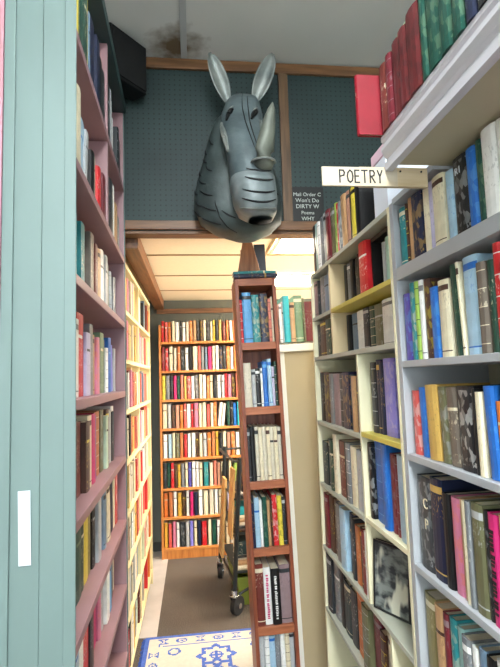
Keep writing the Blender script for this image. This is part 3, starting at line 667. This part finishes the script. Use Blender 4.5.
vs = [(.03, .03, 0), (.31, .03, 0), (.31, .37, 0), (.03, .37, 0), (0, 0, h), (.34, 0, h), (.34, .40, h), (0, .40, h), (.008, .008, h), (.332, .008, h), (.332, .392, h), (.008, .392, h), (.036, .036, .006), (.304, .036, .006), (.304, .364, .006), (.036, .364, .006)]
fs = [(3, 2, 1, 0), (12, 13, 14, 15)]
for k in range(4):
    j = (k+1) % 4; fs += [(k, j, 4+j, 4+k), (4+k, 4+j, 8+j, 8+k), (8+k, 8+j, 12+j, 12+k)]
mb.add(vs, fs).build('body', paint('olive_green_plastic', (132,150,62), .12, .4, 6), gb, bevel=.003)
mb = MB(); mb.box((-.008, -.008, h-.012), (.348, -.0008, h+.004)); mb.build('rim', MATS['olive_green_plastic'], gb, bevel=.002)

# ================================================================== RUG
rug = thing('rug', 'cream rug with blue border and medallions on the floor by the sea-green bookcase', 'rug', T(-.311, 2.27, .0))
RW, RH, cell = .80, .712, .008
nx, ny = int(RW/cell), int(RH/cell)
def motif(u, v, cx, cy, r):
    x, y = (u-cx)/r, (v-cy)/r; d = math.hypot(x, y); a = math.atan2(y, x)
    if d > 1: return 0
    if .82+.12*math.cos(8*a) > d > .58+.1*math.cos(8*a): return 1
    if d < .34 and (abs(x) < .07 or abs(y) < .07 or .2 < d < .3): return 1
    return 0
def rugpat(u, v):
    e = min(u, v, RW-u, RH-v)
    if e < .022: return 1
    if .100 < e < .108: return 1
    if e < .1:
        t = u if (v < .11 or v > RH-.11) else v
        k = round(t/.105); c = k*.105+.0; dx = t-c; dy = e-.061; d = math.hypot(dx/1.35, dy)
        if k % 2 == 0: return 1 if (.016 < d < .024 or d < .008) else 0
        return 1 if (abs(abs(dx)-abs(dy)*.9) < .006 and abs(dy) < .026 and abs(dx) > .004) or (abs(dy) > .02 and abs(dy) < .027 and abs(dx) < .03) else 0
    best = 0
    for cx, cy in ((RW/2, RH-.24), (RW/2, RH/2-.02), (RW/2, .24)):
        best = max(best, motif(u, v, cx, cy, .12))
    for cx, cy in ((.17, RH-.17), (RW-.17, RH-.17), (.17, .17), (RW-.17, .17)):
        if abs(math.hypot(u-cx, v-cy)-.03) < .006: best = 1
    return best
vs = [(i*cell, j*cell, .011) for j in range(ny+1) for i in range(nx+1)]
fs = []; ms = []
for j in range(ny):
    for i in range(nx):
        k = j*(nx+1)+i; fs.append((k, k+1, k+nx+2, k+nx+1)); ms.append(rugpat((i+.5)*cell, (j+.5)*cell))
mb = MB().add(vs, fs, ms)
mb.build('pile', [paint('rug_cream_wool', (196,192,180), .08, .95, 60), paint('rug_blue_wool', (72,104,190), .3, .95, 40)], rug, fix=False)
box('backing', (0, 0, .0003), (nx*cell, ny*cell, .0106), MATS['rug_blue_wool'], rug)
mb = MB(); rf = random.Random(8)
for i in range(60):
    y = ny*cell*(i+.5)/60; mb.tube([(0, y, .007), (-.012-rf.random()*.008, y+rf.uniform(-.004, .004), .003)], .0028, 5)
mb.build('fringe', MATS['rug_blue_wool'], rug)

# ================================================================== RHINO HEAD on the wall
RM = T(.24, 2.279, 2.2)
rh = thing('rhino_head', 'sheet-metal rhinoceros head sculpture mounted on the teal pegboard above the doorway', 'sculpture', RM)
def loft(secs, n=28, p=2.3):
    """secs: (z, x0, x1, y_front, y_back): superellipse rings"""
    mb = MB(); vs = []; fs = []
    for z, x0, x1, yf, yb in secs:
        cx, cy, rx, ry = (x0+x1)/2, (yf+yb)/2, (x1-x0)/2, (yb-yf)/2
        for k in range(n):
            a = 2*PI*k/n; c, s_ = math.cos(a), math.sin(a)
            vs.append((cx+rx*math.copysign(abs(c)**(2/p), c)-.24, cy+ry*math.copysign(abs(s_)**(2/p), s_)-2.279, z-2.2))
    for i in range(len(secs)-1):
        for k in range(n): fs.append((i*n+k, i*n+(k+1) % n, (i+1)*n+(k+1) % n, (i+1)*n+k))
    fs += [tuple(range(n))[::-1], tuple(range((len(secs)-1)*n, len(secs)*n))]
    return mb.add(vs, fs)
RHC = metal_sheet('grey_green_sheet_metal', (72,84,83), (46,56,56), .5, .1)
RHF = metal_sheet('blue_grey_sheet_metal', (98,111,114), (74,87,90), .45, .15)
RHM = metal_sheet('muzzle_sheet_metal', (140,149,150), (106,117,119), .42, .15)
RHL = metal_sheet('pale_sheet_metal', (140,145,140), (100,108,106), .4, .3)
HORN = metal_sheet('horn_metal', (112,117,106), (84,88,82), .5, .2)
SLOT = paint('dark_seam', (16,20,22), .2, .7, 20)
neck_secs = [(2.165, .20, .32, 2.13, 2.2785), (2.185, .11, .38, 2.10, 2.2785), (2.225, .045, .428, 2.07, 2.2785), (2.29, .018, .435, 2.06, 2.2785), (2.36, .02, .43, 2.06, 2.2785), (2.43, .036, .419, 2.065, 2.2785),
             (2.50, .056, .402, 2.075, 2.2785), (2.575, .076, .382, 2.085, 2.2785), (2.65, .094, .364, 2.10, 2.2785), (2.735, .122, .348, 2.13, 2.2785), (2.78, .15, .335, 2.17, 2.2785)]
MB().box((-.09, -.012, .1), (.1, -.0002, .45)).build('wall_mount', BLACKM, rh)
neck = part_label(loft(neck_secs).build('neck', RHC, rh, smooth=True), 'dark grey-green collar of overlapping plates')
face_secs = [(2.172, .245, .348, 1.90, 2.02), (2.20, .205, .364, 1.868, 2.06), (2.25, .186, .370, 1.86, 2.08), (2.32, .178, .368, 1.872, 2.09), (2.40, .173, .363, 1.895, 2.10), (2.48, .168, .355, 1.925, 2.12),
             (2.56, .160, .345, 1.96, 2.14), (2.64, .148, .343, 2.0, 2.18), (2.73, .153, .347, 2.04, 2.2), (2.80, .178, .338, 2.07, 2.2), (2.825, .20, .325, 2.09, 2.18)]
face = part_label(loft(face_secs, p=2.6).build('face', RHF, rh, smooth=True), 'blue-grey face and muzzle')
mz = [(z, a-.002, b+.002, c-.004, d) for z, a, b, c, d in face_secs[:4]]+[(2.355, .1735, .3675, 1.876, 2.085)]
muzzle = part_label(loft(mz, p=2.6).build('muzzle', RHM, rh, smooth=True), 'pale slotted muzzle plates')
def sec_at(secs, z):
    for a, b in zip(secs, secs[1:]):
        if a[0] <= z <= b[0]:
            t = (z-a[0])/(b[0]-a[0]); return [a[i]+(b[i]-a[i])*t for i in range(5)]
    return list(secs[0] if z < secs[0][0] else secs[-1])
def surf(secs, ang, z, p, off=.002):
    _, x0, x1, yf, yb = sec_at(secs, z); c, s_ = math.cos(ang), math.sin(ang)
    return Vector(((x0+x1)/2+((x1-x0)/2+off)*math.copysign(abs(c)**(2/p), c)-.24, (yf+yb)/2+((yb-yf)/2+off)*math.copysign(abs(s_)**(2/p), s_)-2.279, z-2.2))
def seam(secs, a0, a1, z0, z1, p, parent, sag=0, r=.004, n=9, name='seam', mat=SLOT):
    pts = []
    for k in range(n):
        t = k/(n-1); pts.append(surf(secs, a0+(a1-a0)*t, z0+(z1-z0)*t-sag*math.sin(PI*t), p))
    rs = [r*(.35+.65*math.sin(PI*(k+.4)/(n-.2))) for k in range(n)]
    return MB().tube(pts, rs, 6).build(name, mat, parent)
D = math.radians
for z, a0, a1 in ((2.215, 205, 232), (2.235, 246, 262), (2.26, 184, 200), (2.27, 214, 238), (2.30, 196, 214), (2.34, 212, 236), (2.36, 186, 204), (2.40, 200, 224), (2.45, 190, 206), (2.46, 214, 232), (2.51, 196, 214), (2.56, 190, 206), (2.60, 206, 222), (2.30, 300, 316), (2.25, 292, 312), (2.36, 306, 330)):
    seam(neck_secs, D(a0), D(a1), z+.02, z-.015, 2.3, neck, .006, .0045)
for z in (2.19, 2.24):
    seam(neck_secs, D(240), D(240), z-.02, z+.06, 2.3, neck, 0, .003)
for z, a0, a1, sg_ in ((2.225, 228, 318, .022), (2.262, 236, 316, .02), (2.315, 248, 314, .016), (2.355, 254, 310, .012)):
    seam([(z_, x_-.002, w_+.002, f_-.004, b_) for z_, x_, w_, f_, b_ in face_secs], D(a0), D(a1), z+.012, z+.012, 2.6, muzzle, sg_, .0045, 15)
seam(face_secs, D(276), D(284), 2.80, 2.46, 2.6, face, 0, .003, 15)
seam(face_secs, D(266), D(276), 2.82, 2.48, 2.6, face, 0, .0025, 15)
# lip rim of the muzzle
seam(face_secs, D(205), D(335), 2.205, 2.205, 2.6, face, .012, .007, 19, 'lip', RHL)
for a, z, s_ in ((238, 2.70, 1), (297, 2.70, .9)):     # eye slots under a brow
    e = seam(face_secs, D(a-14*s_), D(a+10*s_), z-.045, z+.015, 2.6, rh, -.012, .013, 11, 'eye', paint('black_eye_slot', (8,10,12), .1, .4, 20))
    seam(face_secs, D(a-15*s_), D(a+11*s_), z-.028, z+.033, 2.6, e, -.014, .006, 11, 'brow', RHL)
seam(face_secs, D(200), D(198), 2.49, 2.66, 2.6, rh, 0, .017, 11, 'cheek_patch', RHL)
seam(face_secs, D(322), D(318), 2.52, 2.66, 2.6, rh, 0, .013, 11, 'cheek_patch', RHL)
# horns
def cone(pts, rs, name, mat, flat=.8):
    return MB().tube([Vector(p)-Vector((.24, 2.279, 2.2)) for p in pts], rs, 16).build(name, mat, rh, smooth=True)
cone([(.306, 1.93, 2.38), (.309, 1.895, 2.40), (.313, 1.875, 2.445), (.322, 1.862, 2.50), (.333, 1.856, 2.56), (.344, 1.853, 2.61), (.350, 1.853, 2.64)], [.036, .046, .041, .034, .027, .016, .003], 'horn', HORN)
MB().tube([Vector((.308+.05*math.cos(a), 1.893+.045*math.sin(a), 2.398))-Vector((.24, 2.279, 2.2)) for a in [PI+k*PI/12 for k in range(13)]], .005, 6).build('horn_collar', RHL, rh)
# ears: curled leaf-shaped cups
def ear(base, tip, wid, yf, tw):
    mb = MB(); b0 = Vector(base); t0 = Vector(tip); ax = t0-b0; L_ = ax.length; ax.normalize()
    side = ax.cross(Vector((0, 1, 0))).normalized(); nr = side.cross(ax).normalized()
    if nr.y > 0: nr = -nr
    vs = []; fs = []; N, K = 12, 8
    prof = [.36, .55, .72, .86, .95, 1, 1, .98, .93, .84, .70, .48, .16]
    for layer in (0, 1):
        for i in range(N+1):
            for k in range(K+1):
                q = (k/K-.5)*2; w = wid*prof[i]
                cup = .35*w*(q*q)*(1 if layer == 0 else 1) - (.004 if layer else 0)
                p_ = b0+ax*(L_*i/N)+side*(q*w)+nr*cup
                vs.append(p_-Vector((.24, 2.279, 2.2)))
    m = (N+1)*(K+1)
    for layer in (0, 1):
        for i in range(N):
            for k in range(K):
                a = layer*m+i*(K+1)+k; f = (a, a+1, a+K+2, a+K+1); fs.append(f if layer == 0 else f[::-1])
    for i in range(N):
        for k in (0, K):
            a = i*(K+1)+k; fs.append((a, a+K+1, m+a+K+1, m+a))
    for k in range(K):
        for i in (0, N):
            a = i*(K+1)+k; fs.append((a, a+1, m+a+1, m+a))
    return mb.add(vs, fs).build('ear', RHL, rh, smooth=True)
ear((.19, 2.13, 2.80), (.104, 2.08, 3.015), .038, 0, 0)
ear((.315, 2.13, 2.81), (.404, 2.08, 3.025), .042, 0, 0)
# lower plates under the chin
for x0, x1 in ((.215, .29), (.295, .37)):
    pass
# ------------------------------------------------------------------ black lettered notice
nb = thing('notice_board', 'small black notice with white serif lettering on the wall beside the poetry sign', 'notice', T(.586, 2.2795, 2.36))
box('board', (-.078, -.012, -.092), (.085, 0, .092), paint('black_board', (14,18,18), .2, .5, 9), nb, .001)
for i, (tx, sz) in enumerate((('Mail Order C', .026), ("Won't Do", .029), ('DIRTY W', .029), ('Poems', .025), ('WHY', .028))):
    text_mesh('lettering', tx, sz, paint('chalk_white', (190,196,190), .1, .6, 20), nb, T(0, -.0128, .044-i*.0315) @ UP)

# ================================================================== LAMPS
def troffer(label, x0, y0, x1, y1, z, mat, area=None, energy=0, color=(1, 1, 1)):
    t = thing('ceiling_light', label, 'light', T((x0+x1)/2, (y0+y1)/2, z), 'fluorescent ceiling lights')
    w, d = (x1-x0)/2, (y1-y0)/2
    mb = MB(); f = .018
    for a, b in (((-w, -d, -.012), (w, -d+f, 0)), ((-w, d-f, -.012), (w, d, 0)), ((-w, -d+f, -.012), (-w+f, d-f, 0)), ((w-f, -d+f, -.012), (w, d-f, 0))): mb.box(a, b)
    mb.build('frame', WHITE, t)
    box('diffuser', (-w+f, -d+f, -.008), (w-f, d-f, -.001), mat, t)
    return t
COOL = emit('cool_diffuser', (243,249,250), 30)
WARM = emit('warm_diffuser', (255,240,218), 33)
troffer('bright fluorescent panel in the back room ceiling just behind the doorway', .462, 2.40, 1.06, 2.71, 2.2385, WARM)
troffer('fluorescent panel in the back room ceiling farther from the doorway', .462, 3.30, 1.06, 3.72, 2.2385, WARM)
troffer('added fluorescent fill panel, out of view, over the front of the shop by the window', -.25, -2.9, .35, -1.7, 3.1195, COOL)  # added farther back, out of view, to spread the overhead light
troffer('added narrow fluorescent fill panel, out of view, over the aisle between the two bookcases', .02, .45, .32, 1.5, 3.1195, emit('dim_fill_diffuser', (243,249,250), 9))  # added out of view to light the spines on the sea-green shelves
troffer('long fluorescent ceiling panel over the aisle behind the viewer', -.25, -1.55, .35, -.15, 3.1195, COOL)
def added_window(name, M, w, h, mat):     # added out of view: frame and a pane glowing as fill light
    o = MB().box((-w/2-.06, -.03, -h/2-.06), (w/2+.06, 0, -h/2)).box((-w/2-.06, -.03, h/2), (w/2+.06, 0, h/2+.06)).box((-w/2-.06, -.03, -h/2), (-w/2, 0, h/2)).box((w/2, -.03, -h/2), (w/2+.06, 0, h/2)).box((-.02, -.03, -h/2), (.02, 0, h/2)).build(name, WHITE)
    o.matrix_world = M; struct(o)
    g = box('pane', (-w/2, -.012, -h/2), (w/2, -.004, h/2), mat, o)
    return o
DAY = emit('fill_pane', (232,244,252), 2.6)
FILLW = emit('warm_fill_pane', (255,243,224), 11)
added_window('added_window_1', T(2.598, 3.4, 1.25) @ Matrix.Rotation(-PI/2, 4, 'Z'), 1.7, 1.5, FILLW)  # added on the unseen side wall to brighten the back room ceiling
struct(box('wall_front', (-1.6, -3.26, 0), (2.6, -3.2, 3.18), MATS['wall_paint']))
added_window('added_window_2', T(.3, -3.198, 1.5) @ Matrix.Rotation(PI, 4, 'Z'), 3.0, 1.9, DAY)  # added behind the viewer as soft frontal fill for the aisle
def area(name, loc, rot, sx, sy, e, c):
    l = bpy.data.lights.new(name, 'AREA'); l.shape = 'RECTANGLE'; l.size = sx; l.size_y = sy; l.energy = e; l.color = c
    o = bpy.data.objects.new(name, l); C.objects.link(o); o.location = loc; o.rotation_euler = rot; return o
w = bpy.data.worlds.new('world'); S.world = w; w.use_nodes = True
w.node_tree.nodes['Background'].inputs[0].default_value = (.86, .94, 1, 1); w.node_tree.nodes['Background'].inputs[1].default_value = 1.0

# ================================================================== CAMERA
fpx = 475.0
vpx, vpy, roll = 194.0, 380.0, .033
Y = Vector((vpx-250, -(vpy-333.5), fpx)).normalized()
Z = Vector((-roll, 1, 0)); Z.z = -(Y.x*Z.x+Y.y*Z.y)/Y.z; Z.normalize()
X = Z.cross(Y)
if X.x < 0: X = -X
right = Vector((X.x, Y.x, Z.x)); up = Vector((X.y, Y.y, Z.y)); fwd = Vector((X.z, Y.z, Z.z))
cam = bpy.data.cameras.new('camera'); co = bpy.data.objects.new('camera', cam); C.objects.link(co)
cam.sensor_fit = 'VERTICAL'; cam.sensor_height = 24; cam.lens = fpx/667*24; cam.clip_start = .02
R3 = Matrix((right, up, -fwd)).transposed()
co.matrix_world = T(0, 0, 1.5) @ R3.to_4x4()
S.camera = co
S.view_settings.view_transform = 'Standard'; S.view_settings.look = 'None'; S.view_settings.gamma = 1; S.view_settings.use_curve_mapping = False
S.view_settings.exposure = 0.85
try:
    S.cycles.use_denoising = True
    S.cycles.max_bounces = 8; S.cycles.diffuse_bounces = 5
except Exception: pass
